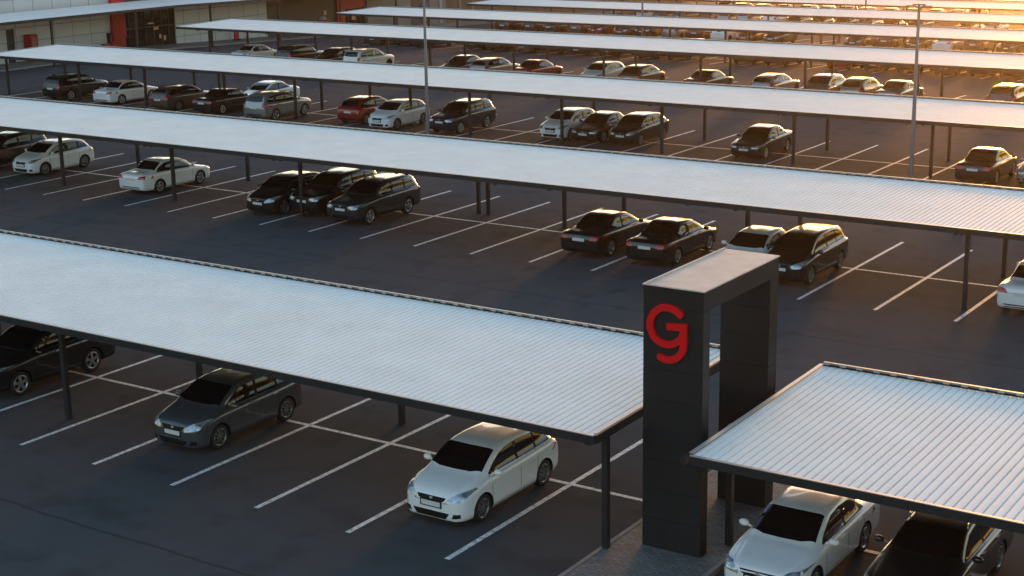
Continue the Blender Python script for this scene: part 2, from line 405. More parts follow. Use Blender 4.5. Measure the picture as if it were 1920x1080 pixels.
# ------------------------------------------------------------------ mall building along the left
WX = -97.5
bld = empty('shop_building', (WX*K, 90*K, 0), 'long low retail building with white panels, dark glass and red columns behind the lot', 'building')
def bpart(name, bm, m): o = meshobj(name, bm, m); return at(o, bld)
def wallseg(name, y0, y1, z0, z1, m, dx=0, depth=.5):
    bm = bmesh.new(); box(bm, (WX)*K-depth*3, (WX+dx)*K, y0*K, y1*K, z0*K, z1*K); return bpart(name, bm, m)
ZLO = -3.0
wallseg('white_wall', 40, 78.3, ZLO, 7, m_wall)
wallseg('dark_doorway', 78.3, 79.1, ZLO, 2.6, m_dkwall, -.15)
wallseg('white_wall', 78.3, 79.1, 2.6, 7, m_wall)
wallseg('white_wall', 79.1, 88.55, ZLO, 7, m_wall)
wallseg('glass_front', 89.9, 95.75, ZLO, 3.0, m_shopglass, -.12)
wallseg('dark_fascia', 89.9, 95.75, 3.0, 8, m_dkwall, .02)
wallseg('white_wall', 95.75, 107.0, ZLO, 7, m_wall)
wallseg('dark_wall', 107.0, 116.6, ZLO, 7, m_dkwall)
wallseg('entrance_glass', 117.7, 121.1, ZLO, 1.2, m_shopglass, -.15)
wallseg('red_header', 117.7, 121.1, 1.2, 7, m_redd, .05)
wallseg('beige_wall', 122.0, 128.3, ZLO, 7, m_beige, -.02)
wallseg('dark_wall', 128.3, 131.5, ZLO, 7, m_dkwall, -.04)
wallseg('beige_wall', 131.5, 134.3, ZLO, 7, m_beige, -.02)
wallseg('brown_wall', 134.3, 141, ZLO, 7, m_brown, -.03)
wallseg('dark_wall', 141, 152, ZLO, 7, m_dkwall, .01)
wallseg('brown_wall', 152, 200, ZLO, 7, m_brown, -.02)
for y0, y1, m, dx in ((88.55, 89.9, m_redd, .35), (116.6, 117.7, m_redd, .2), (121.1, 122.0, m_beige, .2), (136.6, 136.9, m_beige, .1), (138.9, 139.2, m_beige, .1), (133.1, 133.5, m_signw, .1)):
    wallseg('column', y0, y1, ZLO, 7.5, m, dx)
bm = bmesh.new()                                        # panel joints
for y0, y1 in ((60, 88.5), (95.8, 107)):
    y = y0+.9
    while y < y1-.2:
        box(bm, WX*K, WX*K+.006, y*K-.02, y*K+.02, ZLO*K, 7*K); y += 1.83
    z = .55
    while z < 7: box(bm, WX*K, WX*K+.0075, y0*K, (y1-.05)*K, z*K-.02, z*K+.02); z += 1.05
bpart('panel_joint', bm, m_joint)
bm = bmesh.new()                                        # mullions on the glass front
for y in (90.6, 91.5, 92.4, 93.3, 94.2, 95.0): box(bm, (WX-.12)*K, (WX-.05)*K, y*K-.04, y*K+.04, ZLO*K, 2.95*K)
box(bm, (WX-.12)*K, (WX-.07)*K, 89.95*K, 95.7*K, 1.55*K, 1.65*K)
bpart('window_frame', bm, m_steel); bm = bmesh.new()
for y in (118.5, 119.4, 120.3): box(bm, (WX-.15)*K, (WX-.05)*K, y*K-.05, y*K+.05, ZLO*K, 1.15*K)

bpart('window_frame', bm, m_steel)
bm = bmesh.new()
for y, z, a, b in ((93.5, 1.45, .25, .12), (93.9, .75, .12, .18), (92.9, 1.9, .3, .06), (94.4, .6, .12, .2), (119.2, .3, .3, .2), (115.0, 1.1, .2, .2)):
    box(bm, (WX+.005)*K, (WX+.03)*K, (y-a)*K, (y+a)*K, (z-b)*K, (z+b)*K)
bpart('lit_display', bm, m_warm)
bm = bmesh.new()
for y0, y1 in ((81, 84), (99, 102), (123.3, 127)):
    pass
for yy in (80.2, 80.9): pass
box(bm, (WX+.01)*K, (WX+.08)*K, 130.0*K, 131.2*K, .2*K, .9*K)
bpart('wall_sign', bm, m_blue)
bm = bmesh.new(); box(bm, (WX+.01)*K, (WX+.06)*K, 127.1*K, 128.2*K, .1*K, .85*K)
bpart('wall_sign', bm, m_signw)
# walkway canopy along the building
wc = empty('walkway_canopy', (-95*K, 90*K, 0), 'pale sloping walkway canopy running along the white retail building', 'canopy')
def zc(Y): return 3.42+gz(Y)*.6
bm = bmesh.new(); YS = [40, 60, 80, 92, 100, 110, 118, 126]
def prism_rows(bm, fn, mi=0):
    prev = None
    for y in YS:
        cur = [bm.verts.new((a*K, y*K, b*K)) for a, b in fn(y)]
        if prev:
            m = len(cur)
            for i in range(m): bm.faces.new((prev[i], prev[(i+1)%m], cur[(i+1)%m], cur[i])).material_index = mi
        else: bm.faces.new(cur[::-1]).material_index = mi
        prev = cur
    bm.faces.new(prev).material_index = mi
prism_rows(bm, lambda y: [(-93.2, zc(y)+.16), (WX+.36, zc(y)+.42), (WX+.36, zc(y)+.36), (-93.2, zc(y)+.12)])
at(meshobj('roof_sheet', bm, m_roof), wc)
bm = bmesh.new(); prism_rows(bm, lambda y: [(-93.14, zc(y)+.17), (-93.19, zc(y)+.17), (-93.19, zc(y)-.04), (-93.14, zc(y)-.04)])
at(meshobj('fascia', bm, m_steel), wc)
for y in [46+8.3*k for k in range(10)]:
    bm = bmesh.new(); g = gz(y); box(bm, -93.55*K, -93.4*K, y*K-.08, y*K+.08, g*K, (zc(y)+.1)*K); at(meshobj('post', bm, m_steel), wc)
# pavement in front of the shops
bm = bmesh.new(); prev = None
for y in [40, 60, 80, 92, 120, 160, 200]:
    cur = [bm.verts.new((a*K, y*K, gz(y)*K+b)) for a, b in ((-94.2, -.02), (-94.2, .13), (-94.35, .13), (WX, .13))]
    if prev:
        for i in range(3): bm.faces.new((prev[i], cur[i], cur[i+1], prev[i+1])).material_index = 0 if i < 2 else 1
    prev = cur
struct(meshobj('pavement', bm, [m_kerb, m_pave]))
# things on the pavement
def simple(name, label, cat, loc, parts):
    r = empty(name, (loc[0]*K, loc[1]*K, gz(loc[1])*K+.131), label, cat)
    for pn, fn, m in parts:
        bm = bmesh.new(); fn(bm); meshobj(pn, bm, m, r)
    return r
def bx(*a):
    return lambda bm: box(bm, *a)
simple('vending_machine', 'tall red vending machine against the white wall by the dark doorway', 'vending machine', (-97.0, 80.15),
       [('cabinet', bx(-.45, .45, -.36, .36, 0, 2.2), m_redd), ('front_panel', bx(.452, .47, -.28, .22, .6, 2.0), mat('vend_panel', (.30, .12, .12), .3)), ('dispenser', bx(.452, .466, -.25, .25, .25, .45), m_black)])
def rider(bm):
    box(bm, -.25, .25, -.75, -.05, .15, .75); box(bm, -.25, .25, .1, .65, .2, .85)
simple('ride_machine', 'small red and black ride machine standing beside the red building column', 'ride machine', (-96.5, 87.45),
       [('base', bx(-.35, .35, -.9, .85, 0, .14), m_black), ('seat_body', rider, m_redd), ('canopy_post', lambda bm: cyl(bm, (0, -.05, .2), (0, -.05, 1.65), .12, .2), m_black)])
simple('litter_bin', 'slim dark litter bin right next to the red building column', 'litter bin', (-96.4, 89.35),
       [('bin_body', lambda bm: cyl(bm, (0, 0, 0), (0, 0, 1.1), .2, .23), m_black), ('bin_lid', lambda bm: cyl(bm, (0, 0, 1.1), (0, 0, 1.16), .25, .15), m_steel)])
simple('advertising_stand', 'narrow red advertising stand before the white wall panels', 'stand', (-96.4, 101.8),
       [('panel', bx(-.06, .06, -.3, .3, .1, 1.5), m_redd), ('foot', bx(-.2, .2, -.3, .3, 0, .09), m_black)])
simple('red_bin', 'round red bin with a pale top before the dark cladding', 'bin', (-95.5, 112.3),
       [('drum', lambda bm: cyl(bm, (0, 0, 0), (0, 0, 1.5), .5, .62, 16), m_redd), ('lid', lambda bm: cyl(bm, (0, 0, 1.5), (0, 0, 1.75), .45, .25, 16), m_signw)])

# ------------------------------------------------------------------ cars
ARCH = {}
def interp(pts, s):
    if s <= pts[0][0]: return pts[0][1]
    for (a, za), (b, zb) in zip(pts, pts[1:]):
        if s <= b: return za+(zb-za)*(s-a)/(b-a)
    return pts[-1][1]
TYPES = {
'hatchback': dict(L=4.12, wb=2.57, fo=.83, r=.325,
  st=[(0,.26,.52,.60,.42,.64),(.05,.20,.68,.68,.54,.76),(.18,.18,.80,.76,.62,.86),(.42,.17,.865,.84,.68,.95),(.68,.17,.885,.90,.71,1.02),(.86,.17,.888,.93,.71,1.07),(1.22,.17,.89,.95,.665,1.29),(1.64,.17,.89,.965,.62,1.48),(2.2,.17,.89,.98,.605,1.545),(2.8,.17,.89,.995,.60,1.535),(3.40,.17,.885,1.015,.585,1.48),(3.70,.19,.88,1.03,.575,1.38),(3.88,.21,.87,1.03,.60,1.21),(4.00,.23,.86,.98,.64,1.04),(4.09,.26,.83,.82,.62,.90),(4.12,.32,.80,.66,.58,.70)],
  top=[(1.18,1.04),(1.44,1.22),(1.80,1.385),(2.3,1.435),(2.8,1.43),(3.25,1.395),(3.57,1.31),(3.75,1.12)], bot=[(1.18,1.0),(2.45,1.02),(3.75,1.07)],
  wins=[(1.28,2.30),(2.40,3.10),(3.18,3.69)], ws=(.90,1.61,.71,.60), rw=('rear',1.09,1.39,.62,.56), belt=.95,
  hl=[(.40,.61),(.78,.68),(.88,.90),(.60,.82),(.42,.71)], tl=[(.62,.80),(.88,.82),(.86,1.10),(.66,1.04)], tlz=0),
'sedan': dict(L=4.60, wb=2.68, fo=.88, r=.325,
  st=[(0,.30,.56,.62,.44,.67),(.04,.22,.70,.68,.54,.735),(.20,.19,.82,.75,.62,.80),(.55,.18,.87,.81,.68,.875),(.88,.18,.885,.87,.70,.955),(1.08,.18,.888,.90,.69,1.00),(1.46,.18,.89,.925,.64,1.23),(1.90,.18,.89,.94,.60,1.42),(2.45,.18,.89,.95,.59,1.475),(3.05,.18,.89,.96,.58,1.45),(3.42,.18,.885,.965,.585,1.27),(3.82,.18,.88,.965,.655,1.065),(4.1,.19,.875,.96,.68,1.035),(4.42,.22,.85,.93,.66,1.00),(4.55,.26,.81,.88,.60,.93),(4.60,.34,.74,.76,.52,.80)],
  top=[(1.40,.98),(1.68,1.16),(2.05,1.32),(2.5,1.375),(3.0,1.35),(3.3,1.24),(3.62,1.03)], bot=[(1.40,.95),(2.6,.975),(3.62,1.0)],
  wins=[(1.50,2.50),(2.60,3.38)], ws=(1.13,1.87,.70,.585), rw=('top',3.16,3.74,.555,.655), belt=.93,
  hl=[(.42,.58),(.78,.63),(.88,.80),(.60,.76),(.44,.68)], tl=[(.46,.76),(.88,.78),(.88,.93),(.56,.90)], tlz=0),
'suv': dict(L=4.60, wb=2.68, fo=.90, r=.36,
  st=[(0,.38,.60,.74,.50,.84),(.04,.30,.74,.82,.60,.93),(.20,.25,.85,.90,.68,1.0),(.55,.24,.90,.96,.74,1.06),(1.0,.24,.92,1.01,.76,1.12),(1.22,.24,.925,1.04,.74,1.17),(1.56,.24,.93,1.07,.69,1.41),(1.94,.24,.93,1.08,.645,1.61),(2.5,.24,.93,1.09,.64,1.685),(3.2,.24,.93,1.10,.635,1.69),(3.9,.24,.925,1.11,.62,1.66),(4.24,.25,.915,1.12,.61,1.60),(4.42,.27,.90,1.11,.63,1.38),(4.52,.30,.88,1.05,.66,1.14),(4.56,.34,.84,.98,.62,1.02),(4.60,.42,.78,.84,.54,.90)],
  top=[(1.46,1.14),(1.72,1.33),(2.05,1.50),(2.5,1.56),(3.3,1.56),(3.9,1.50),(4.16,1.36),(4.24,1.20)], bot=[(1.46,1.10),(2.7,1.13),(4.24,1.17)],
  wins=[(1.54,2.52),(2.62,3.42),(3.51,4.18)], ws=(1.28,1.92,.74,.63), rw=('rear',1.20,1.56,.64,.58), belt=1.08,
  hl=[(.42,.74),(.80,.78),(.90,.96),(.60,.93),(.44,.86)], tl=[(.66,.90),(.93,.90),(.91,1.20),(.70,1.16)], tlz=0),
'wagon': dict(L=4.65, wb=2.70, fo=.90, r=.33,
  st=[(0,.30,.58,.64,.46,.70),(.04,.22,.72,.70,.56,.77),(.20,.19,.83,.78,.64,.84),(.55,.18,.88,.84,.69,.91),(1.0,.18,.895,.90,.71,.985),(1.22,.18,.898,.93,.70,1.04),(1.58,.18,.90,.955,.64,1.27),(1.98,.18,.90,.97,.59,1.44),(2.5,.18,.90,.98,.58,1.50),(3.2,.18,.90,.99,.575,1.50),(3.9,.18,.895,1.0,.565,1.45),(4.27,.19,.885,1.0,.575,1.38),(4.46,.21,.87,.99,.60,1.17),(4.58,.25,.85,.93,.61,.99),(4.65,.33,.77,.80,.52,.84)],
  top=[(1.50,1.03),(1.78,1.20),(2.1,1.355),(2.6,1.41),(3.3,1.41),(3.9,1.36),(4.16,1.24),(4.24,1.10)], bot=[(1.50,.995),(2.7,1.02),(4.24,1.06)],
  wins=[(1.58,2.54),(2.64,3.40),(3.49,4.18)], ws=(1.27,1.97,.71,.575), rw=('rear',1.10,1.38,.60,.53), belt=.96,
  hl=[(.42,.62),(.78,.67),(.88,.85),(.60,.80),(.44,.72)], tl=[(.62,.80),(.89,.82),(.87,1.08),(.66,1.02)], tlz=0),
'minivan': dict(L=4.45, wb=2.70, fo=.86, r=.33,
  st=[(0,.32,.58,.68,.46,.75),(.04,.24,.72,.75,.58,.84),(.20,.20,.83,.83,.66,.93),(.50,.19,.87,.89,.70,1.02),(.80,.19,.885,.93,.71,1.10),(.98,.19,.89,.97,.70,1.16),(1.35,.19,.89,1.0,.65,1.38),(1.75,.19,.89,1.01,.60,1.55),(2.3,.19,.89,1.02,.59,1.615),(3.0,.19,.89,1.03,.585,1.615),(3.7,.19,.885,1.04,.57,1.57),(4.05,.20,.875,1.05,.575,1.50),(4.25,.22,.865,1.03,.60,1.27),(4.37,.25,.84,.97,.61,1.05),(4.45,.34,.77,.84,.53,.88)],
  top=[(1.22,1.09),(1.55,1.30),(1.9,1.46),(2.4,1.515),(3.2,1.515),(3.75,1.45),(3.98,1.32),(4.06,1.14)], bot=[(1.22,1.03),(2.6,1.06),(4.06,1.10)],
  wins=[(1.32,2.40),(2.50,3.28),(3.37,3.98)], ws=(1.03,1.73,.71,.585), rw=('rear',1.14,1.48,.61,.54), belt=1.0,
  hl=[(.42,.66),(.78,.72),(.88,.94),(.60,.88),(.44,.78)], tl=[(.64,.84),(.88,.86),(.86,1.16),(.68,1.10)], tlz=0),
}
def cr(P, n, ten=.42):
    """interpolating spline through vectors P, n steps per span (chord-limited tangents)"""
    out = []
    for i in range(len(P)-1):
        p1, p2 = P[i], P[i+1]; L_ = (p2-p1).length
        def tan(a, b, c):
            d1 = (b-a); d2 = (c-b); l1 = d1.length; l2 = d2.length
            if l1 < 1e-6 or l2 < 1e-6: return Vector((0, 0, 0))
            t = (d1/l1*l2+d2/l2*l1)/(l1+l2)
            return t
        t1 = tan(P[i-1], p1, p2) if i > 0 else (p2-p1)/max(L_, 1e-6)
        t2 = tan(p1, p2, P[i+2]) if i < len(P)-2 else (p2-p1)/max(L_, 1e-6)
        t1 = t1*L_*ten*2; t2 = t2*L_*ten*2
        for k in range(n):
            t = k/n; h1 = 2*t**3-3*t*t+1; h2 = -2*t**3+3*t*t; h3 = t**3-2*t*t+t; h4 = t**3-t*t
            out.append(p1*h1+p2*h2+t1*h3+t2*h4)
    out.append(P[-1].copy()); return out
def body_cage(T):
    bm = bmesh.new(); rings = []
    for (s, zb, w_, zbe, wr, zt) in T['st']:
        g = zt-zbe; gh = min(1, max(0, (g-.10)/.14))
        dz = .035+.040*gh
        half = [(0, zb), (w_*.70, zb), (w_*.93, zb+.025), (w_*.985, zb+.11), (w_*1.0, zb+(zbe-zb)*.42), (w_*1.0, zb+(zbe-zb)*.72), (w_*.985, zbe-.035), (w_*.945, zbe+.004), (w_*.905, zbe+.018), (wr+.04*gh+.008, zt-dz), ((wr+.04*gh)*.93, zt-dz*.42), (wr*.62, zt-.012), (0, zt)]
        y = T['L']/2-s
        rings.append([Vector((x, y, z)) for x, z in half])
    cols = list(zip(*rings)); cols = [cr(list(c), 3) for c in cols]; rings = list(zip(*cols))
    full = []
    for rg in rings:
        h = cr(list(rg), 3); h[0].x = 0; h[-1].x = 0
        f = [bm.verts.new(v) for v in h]+[bm.verts.new((-v.x, v.y, v.z)) for v in h[-2:0:-1]]
        full.append(f)
    n = len(full[0])
    for a, b in zip(full, full[1:]):
        for i in range(n): bm.faces.new((a[i], a[(i+1)%n], b[(i+1)%n], b[i]))
    for rg, flip in ((full[0], 1), (full[-1], 0)):
        h = n//2
        for i in range(h):
            q = [rg[i], rg[i+1], rg[(n-i-1)%n], rg[(n-i)%n]]; q2 = []
            for v in q:
                if v not in q2: q2.append(v)
            bm.faces.new(q2 if flip else q2[::-1])
    bmesh.ops.recalc_face_normals(bm, faces=bm.faces)
    return bm
def evaluated(o):
    dg = bpy.context.evaluated_depsgraph_get(); dg.update()
    return bpy.data.meshes.new_from_object(o.evaluated_get(dg))
def patch(bvh, poly, axis, off, step=.07, mi=0, bm=None, thick=.012):
    poly = [Vector(p) for p in poly]
    dense = []
    for a, b in zip(poly, poly[1:]+poly[:1]):
        k = max(1, int((b-a).length/step))
        for i in range(k): dense.append(a+(b-a)*i/k)
    m = len(dense); x0 = min(p.x for p in dense); x1 = max(p.x for p in dense); y0 = min(p.y for p in dense); y1 = max(p.y for p in dense)
    def inside(p):
        c = False; j = m-1
        for i in range(m):
            a, b = dense[i], dense[j]
            if (a.y > p.y) != (b.y > p.y) and p.x < (b.x-a.x)*(p.y-a.y)/(b.y-a.y)+a.x: c = not c
            j = i
        return c
    pts = dense[:]
    nx = max(1, int((x1-x0)/step)); ny = max(1, int((y1-y0)/step))
    for i in range(1, nx):
        for j in range(1, ny):
            q = Vector((x0+(x1-x0)*i/nx, y0+(y1-y0)*j/ny))
            if inside(q) and min((q-d).length for d in dense) > step*.4: pts.append(q)
    V, E, F, *_ = delaunay_2d_cdt(pts, [(i, (i+1)%m) for i in range(m)], [], 1, 1e-5)
    bm = bm or bmesh.new(); vs_ = []; lo = []
    for v in V:
        if axis == 'side+': o_, d_ = Vector((3, v.x, v.y)), Vector((-1, 0, 0))
        elif axis == 'side-': o_, d_ = Vector((-3, v.x, v.y)), Vector((1, 0, 0))
        elif axis == 'front': o_, d_ = Vector((v.x, 5, v.y)), Vector((0, -1, 0))
        elif axis == 'rear': o_, d_ = Vector((v.x, -5, v.y)), Vector((0, 1, 0))
        else: o_, d_ = Vector((v.x, v.y, 4)), Vector((0, 0, -1))
        h, nn, _i, _d = bvh.ray_cast(o_, d_)
        if h is None: vs_.append(None); lo.append(None)
        else: vs_.append(bm.verts.new(h+nn*off)); lo.append(h-nn*thick)
    ec = {}
    for f in F:
        if any(vs_[i] is None for i in f): continue
        try: bf = bm.faces.new([vs_[i] for i in f])
        except ValueError: continue
        bf.material_index = mi; bf.smooth = True
        for a, b in zip(f, tuple(f[1:])+(f[0],)): ec.setdefault(tuple(sorted((a, b))), []).append((a, b))
    lv = {}; tv = {}
    for e, l in ec.items():
        if len(l) == 1:
            a, b = l[0]
            for q in (a, b):
                if q not in lv: lv[q] = bm.verts.new(lo[q]); tv[q] = bm.verts.new(vs_[q].co)
            try: bm.faces.new((tv[b], tv[a], lv[a], lv[b])).material_index = mi
            except ValueError: pass
    return bm
def fixn(bm, axis):
    bm.normal_update()
    A = {'side+': Vector((1, 0, 0)), 'side-': Vector((-1, 0, 0)), 'front': Vector((0, 1, 0)), 'rear': Vector((0, -1, 0)), 'top': Vector((0, 0, 1))}[axis]
    if sum(f.normal.dot(A)*f.calc_area() for f in bm.faces) < 0:
        for f in bm.faces: f.normal_flip()
    return bm
def wheel_meshes(r, spokes, m_r):
    bm = bmesh.new(); w2 = .105; prof = [(r*.66, -w2*.8), (r*.72, -w2), (r*.94, -w2), (r, -w2*.72), (r, w2*.72), (r*.94, w2), (r*.72, w2), (r*.66, w2*.8), (r*.60, w2*.55)]
    n = 28; R_ = []
    for i in range(n):
        a = 2*PI*i/n; R_.append([bm.verts.new((x, q*math.cos(a), q*math.sin(a))) for q, x in prof])
    for i in range(n):
        for j in range(len(prof)-1): bm.faces.new((R_[i][j], R_[(i+1)%n][j], R_[(i+1)%n][j+1], R_[i][j+1])).smooth = True
    cyl(bm, (-w2*.7, 0, 0), (w2*.15, 0, 0), r*.64, n=24, mi=1)
    tyre = bpy.data.meshes.new('wheel'); bm.to_mesh(tyre); bm.free(); tyre.materials.append(m_tyre); tyre.materials.append(m_well)
    bm = bmesh.new(); R_ = []
    for i in range(n):
        a = 2*PI*i/n; R_.append([bm.verts.new((x, q*math.cos(a), q*math.sin(a))) for q, x in ((r*.71, w2*.95), (r*.70, w2*1.02), (r*.64, w2*1.0), (r*.60, w2*.5))])
    for i in range(n):
        for j in range(3): bm.faces.new((R_[i][j], R_[(i+1)%n][j], R_[(i+1)%n][j+1], R_[i][j+1])).smooth = True
    for k in range(spokes):
        a = 2*PI*k/spokes+.3; wa = .13 if spokes < 7 else .075
        q = []
        for (rr, ww, xx) in ((r*.10, wa*.55, w2*.92), (r*.63, wa, w2*.78)):
            for sg in (-1, 1):
                for dx in (0, -.03):
                    q.append(bm.verts.new((xx+dx, rr*math.cos(a)-sg*ww*r*1.2*math.sin(a), rr*math.sin(a)+sg*ww*r*1.2*math.cos(a))))
        # q: r0(-: top,bot) r0(+: top,bot) r1(-..) r1(+..)
        for f in ((0,4,6,2),(1,3,7,5),(0,1,5,4),(2,6,7,3),(4,5,7,6),(0,2,3,1)): bm.faces.new([q[i] for i in f])
    cyl(bm, (w2*.6, 0, 0), (w2*.98, 0, 0), r*.17, r*.14, 12)
    bmesh.ops.recalc_face_normals(bm, faces=bm.faces)
    rim = bpy.data.meshes.new('rim'); bm.to_mesh(rim); bm.free(); rim.materials.append(m_r)
    return tyre, rim
def build_proto(kind):
    T = TYPES[kind]; L = T['L']; parts = []              # (name, mesh, loc, rotz, children, role)
    cage = body_cage(T); me = bpy.data.meshes.new('cage'); cage.to_mesh(me); cage.free()
    o = bpy.data.objects.new('tmp', me); C.objects.link(o)
    me.materials.append(PAINT['white']); me.materials.append(m_well)
    
    smooth_me = evaluated(o)
    bv = bmesh.new(); bv.from_mesh(smooth_me); bvh = BVHTree.FromBMesh(bv); bv.free()
    r = T['r']; yf = L/2-T['fo']; yr = yf-T['wb']
    cb = bmesh.new()
    for y in (yf, yr):
        for s in (-1, 1): cyl(cb, (s*.58, y, r), (s*1.2, y, r), r+.055, n=32, mi=1)
    cme = bpy.data.meshes.new('cut'); cb.to_mesh(cme); cb.free(); cme.materials.append(PAINT['white']); cme.materials.append(m_well)
    cuto = bpy.data.objects.new('cut', cme); C.objects.link(cuto)
    o.modifiers.clear(); o.data = smooth_me
    b = o.modifiers.new('b', 'BOOLEAN'); b.operation = 'DIFFERENCE'; b.solver = 'EXACT'; b.object = cuto
    body = evaluated(o); body.name = 'body_'+kind
    bpy.data.objects.remove(o); bpy.data.objects.remove(cuto)
    for p in body.polygons: p.use_smooth = True
    bb = bmesh.new(); bb.from_mesh(body)
    for e in bb.edges:
        if len(e.link_faces) == 2 and e.calc_face_angle(0) > rad(38): e.smooth = False
    bb.to_mesh(body); bb.free()
    def mk(bm, mats, name):
        m = bpy.data.meshes.new(name); bm.to_mesh(m); bm.free()
        for q in (mats if isinstance(mats, list) else [mats]): m.materials.append(q)
        return m
    P = {'body': [(body, 'paint')]}
    S = lambda s: L/2-s
    def win_poly(s0, s1, inset):
        N = 10; a = [(S(s0+(s1-s0)*i/N), interp(T['bot'], s0+(s1-s0)*i/N)+inset) for i in range(N+1)]
        t = [(S(s0+(s1-s0)*i/N), max(interp(T['top'], s0+(s1-s0)*i/N)-inset, a[i][1]+.004)) for i in range(N+1)]
        return a+t[::-1]
    for ax in ('side+', 'side-'):
        P.setdefault('window_trim', []).append((mk(fixn(patch(bvh, win_poly(T['bot'][0][0], T['bot'][-1][0], 0), ax, .004), ax), m_black, 'window_trim'), None))
        for (a, b_) in T['wins']:
            P.setdefault('side_window', []).append((mk(fixn(patch(bvh, win_poly(a, b_, .022), ax, .009), ax), m_glass, 'side_window'), None))
    s0, s1, w0, w1 = T['ws']
    wsp = [(-w0, S(s0+.11)), (-w0*.6, S(s0+.025)), (0, S(s0)), (w0*.6, S(s0+.025)), (w0, S(s0+.11)), (w1+.03, S(s1)), (0, S(s1-.03)), (-w1-.03, S(s1))]
    P['windscreen'] = [(mk(fixn(patch(bvh, wsp, 'top', .008), 'top'), m_glass, 'windscreen'), None)]
    kd, a, b_, wa, wb_ = T['rw']
    if kd == 'rear': rp = [(-wa, a+.03), (0, a), (wa, a+.03), (wb_, b_), (-wb_, b_)]
    else: rp = [(-wa, S(a)), (wa, S(a)), (wb_, S(b_-.06)), (0, S(b_)), (-wb_, S(b_-.06))]
    ax = 'rear' if kd == 'rear' else 'top'
    P['rear_window'] = [(mk(fixn(patch(bvh, rp, ax, .008), ax), m_glass, 'rear_window'), None)]
    zt = T['st'][1][5]; zb = T['st'][1][1]
    for s in (-1, 1):
        P.setdefault('headlight', []).append((mk(fixn(patch(bvh, [(s*x, z) for x, z in T['hl']], 'front', .010, .05), 'front'), m_hl, 'headlight'), None))
        P.setdefault('tail_light', []).append((mk(fixn(patch(bvh, [(s*x, z) for x, z in T['tl']], 'rear', .010, .05), 'rear'), m_tl, 'tail_light'), None))
    gzp = zt-.115
    P['grille'] = [(mk(fixn(patch(bvh, [(-.34, gzp), (.34, gzp), (.40, gzp+.085), (-.40, gzp+.085)], 'front', .008, .06), 'front'), m_black, 'grille'), None)]
    bm = patch(bvh, [(-.40, zb+.05), (.40, zb+.05), (.50, zb+.19), (-.50, zb+.19)], 'front', .008, .06)
    for s in (-1, 1): patch(bvh, [(s*.56, zb+.08), (s*.74, zb+.10), (s*.74, zb+.19), (s*.60, zb+.19)], 'front', .008, .05, bm=bm)
    P['lower_intake'] = [(mk(fixn(bm, 'front'), m_black, 'lower_intake'), None)]
    bm = patch(bvh, [(-.04, gzp+.02), (.04, gzp+.02), (.04, gzp+.07), (-.04, gzp+.07)], 'front', .018, .05)
    P['badge'] = [(mk(fixn(bm, 'front'), m_rimd, 'badge'), None)]
    zp = gzp-.14
    P['plate_frame'] = [(mk(fixn(patch(bvh, [(-.30, zp-.03), (.30, zp-.03), (.30, zp+.14), (-.30, zp+.14)], 'front', .012, .09), 'front'), m_black, 'plate_frame'), None)]
    P['number_plate'] = [(mk(fixn(patch(bvh, [(-.26, zp), (.26, zp), (.26, zp+.11), (-.26, zp+.11)], 'front', .022, .09), 'front'), m_plate, 'number_plate'), None)]
    zr = (T['tl'][0][1]-.10) if kind != 'sedan' else .70
    P['number_plate'].append((mk(fixn(patch(bvh, [(-.26, zr), (.26, zr), (.26, zr+.11), (-.26, zr+.11)], 'rear', .022, .09), 'rear'), m_plate, 'number_plate'), None))
    zq = .30 if kind != 'suv' else .38
    P['rear_bumper_insert'] = [(mk(fixn(patch(bvh, [(-.55, zq), (.55, zq), (.60, zq+.10), (-.60, zq+.10)], 'rear', .008, .08), 'rear'), m_black, 'rear_bumper_insert'), None)]
    # door seams + sill strip, handles
    bm = bmesh.new(); x = T['wins']
    for ax in ('side+', 'side-'):
        for s in (x[0][0]-.10, x[1][0]-.045, min(x[1][1]+.08, L-T['fo']-.2)):
            zt_ = interp(T['bot'], s)
            patch(bvh, [(S(s)-.006, .30), (S(s)+.006, .30), (S(s)+.006, zt_), (S(s)-.006, zt_)], ax, .002, .09, bm=bm, thick=.004)
        a_, b2 = S(x[0][0]-.10), S(min(x[1][1]+.08, L-T['fo']-.2))
        patch(bvh, [(b2, .262), (a_, .262), (a_, .278), (b2, .278)], ax, .002, .09, bm=bm, thick=.004)
    P['door_seam'] = [(mk(bm, m_well, 'door_seam'), None)]
    for ax in ('side+', 'side-'):
        for s in (x[0][1]-.22, x[1][1]-.16):
            z = interp(T['bot'], s)-.13
            P.setdefault('door_handle', []).append((mk(fixn(patch(bvh, [(S(s)-.09, z), (S(s)+.09, z), (S(s)+.09, z+.03), (S(s)-.09, z+.03)], ax, .028, .05), ax), PAINT['white'], 'door_handle'), 'paint'))
    # hood seam
    for s in (-1, 1):
        bm = bmesh.new(); ws_ = T['st'][5][2]; ysm = S(T['wins'][0][0]-.02); zm = interp(T['bot'], T['wins'][0][0])+.02
        bmesh.ops.create_uvsphere(bm, u_segments=14, v_segments=10, radius=1)
        for v in bm.verts:
            c = v.co; v.co = Vector((s*(ws_+.11)+c.x*.115, ysm+c.y*(.075 if c.y > 0 else .045), zm+.055+c.z*.075))
        cyl(bm, (s*(ws_-.06), ysm, zm+.0), (s*(ws_+.06), ysm, zm+.03), .022, n=8)
        P.setdefault('wing_mirror', []).append((mk(bm, PAINT['white'], 'wing_mirror'), 'paint'))
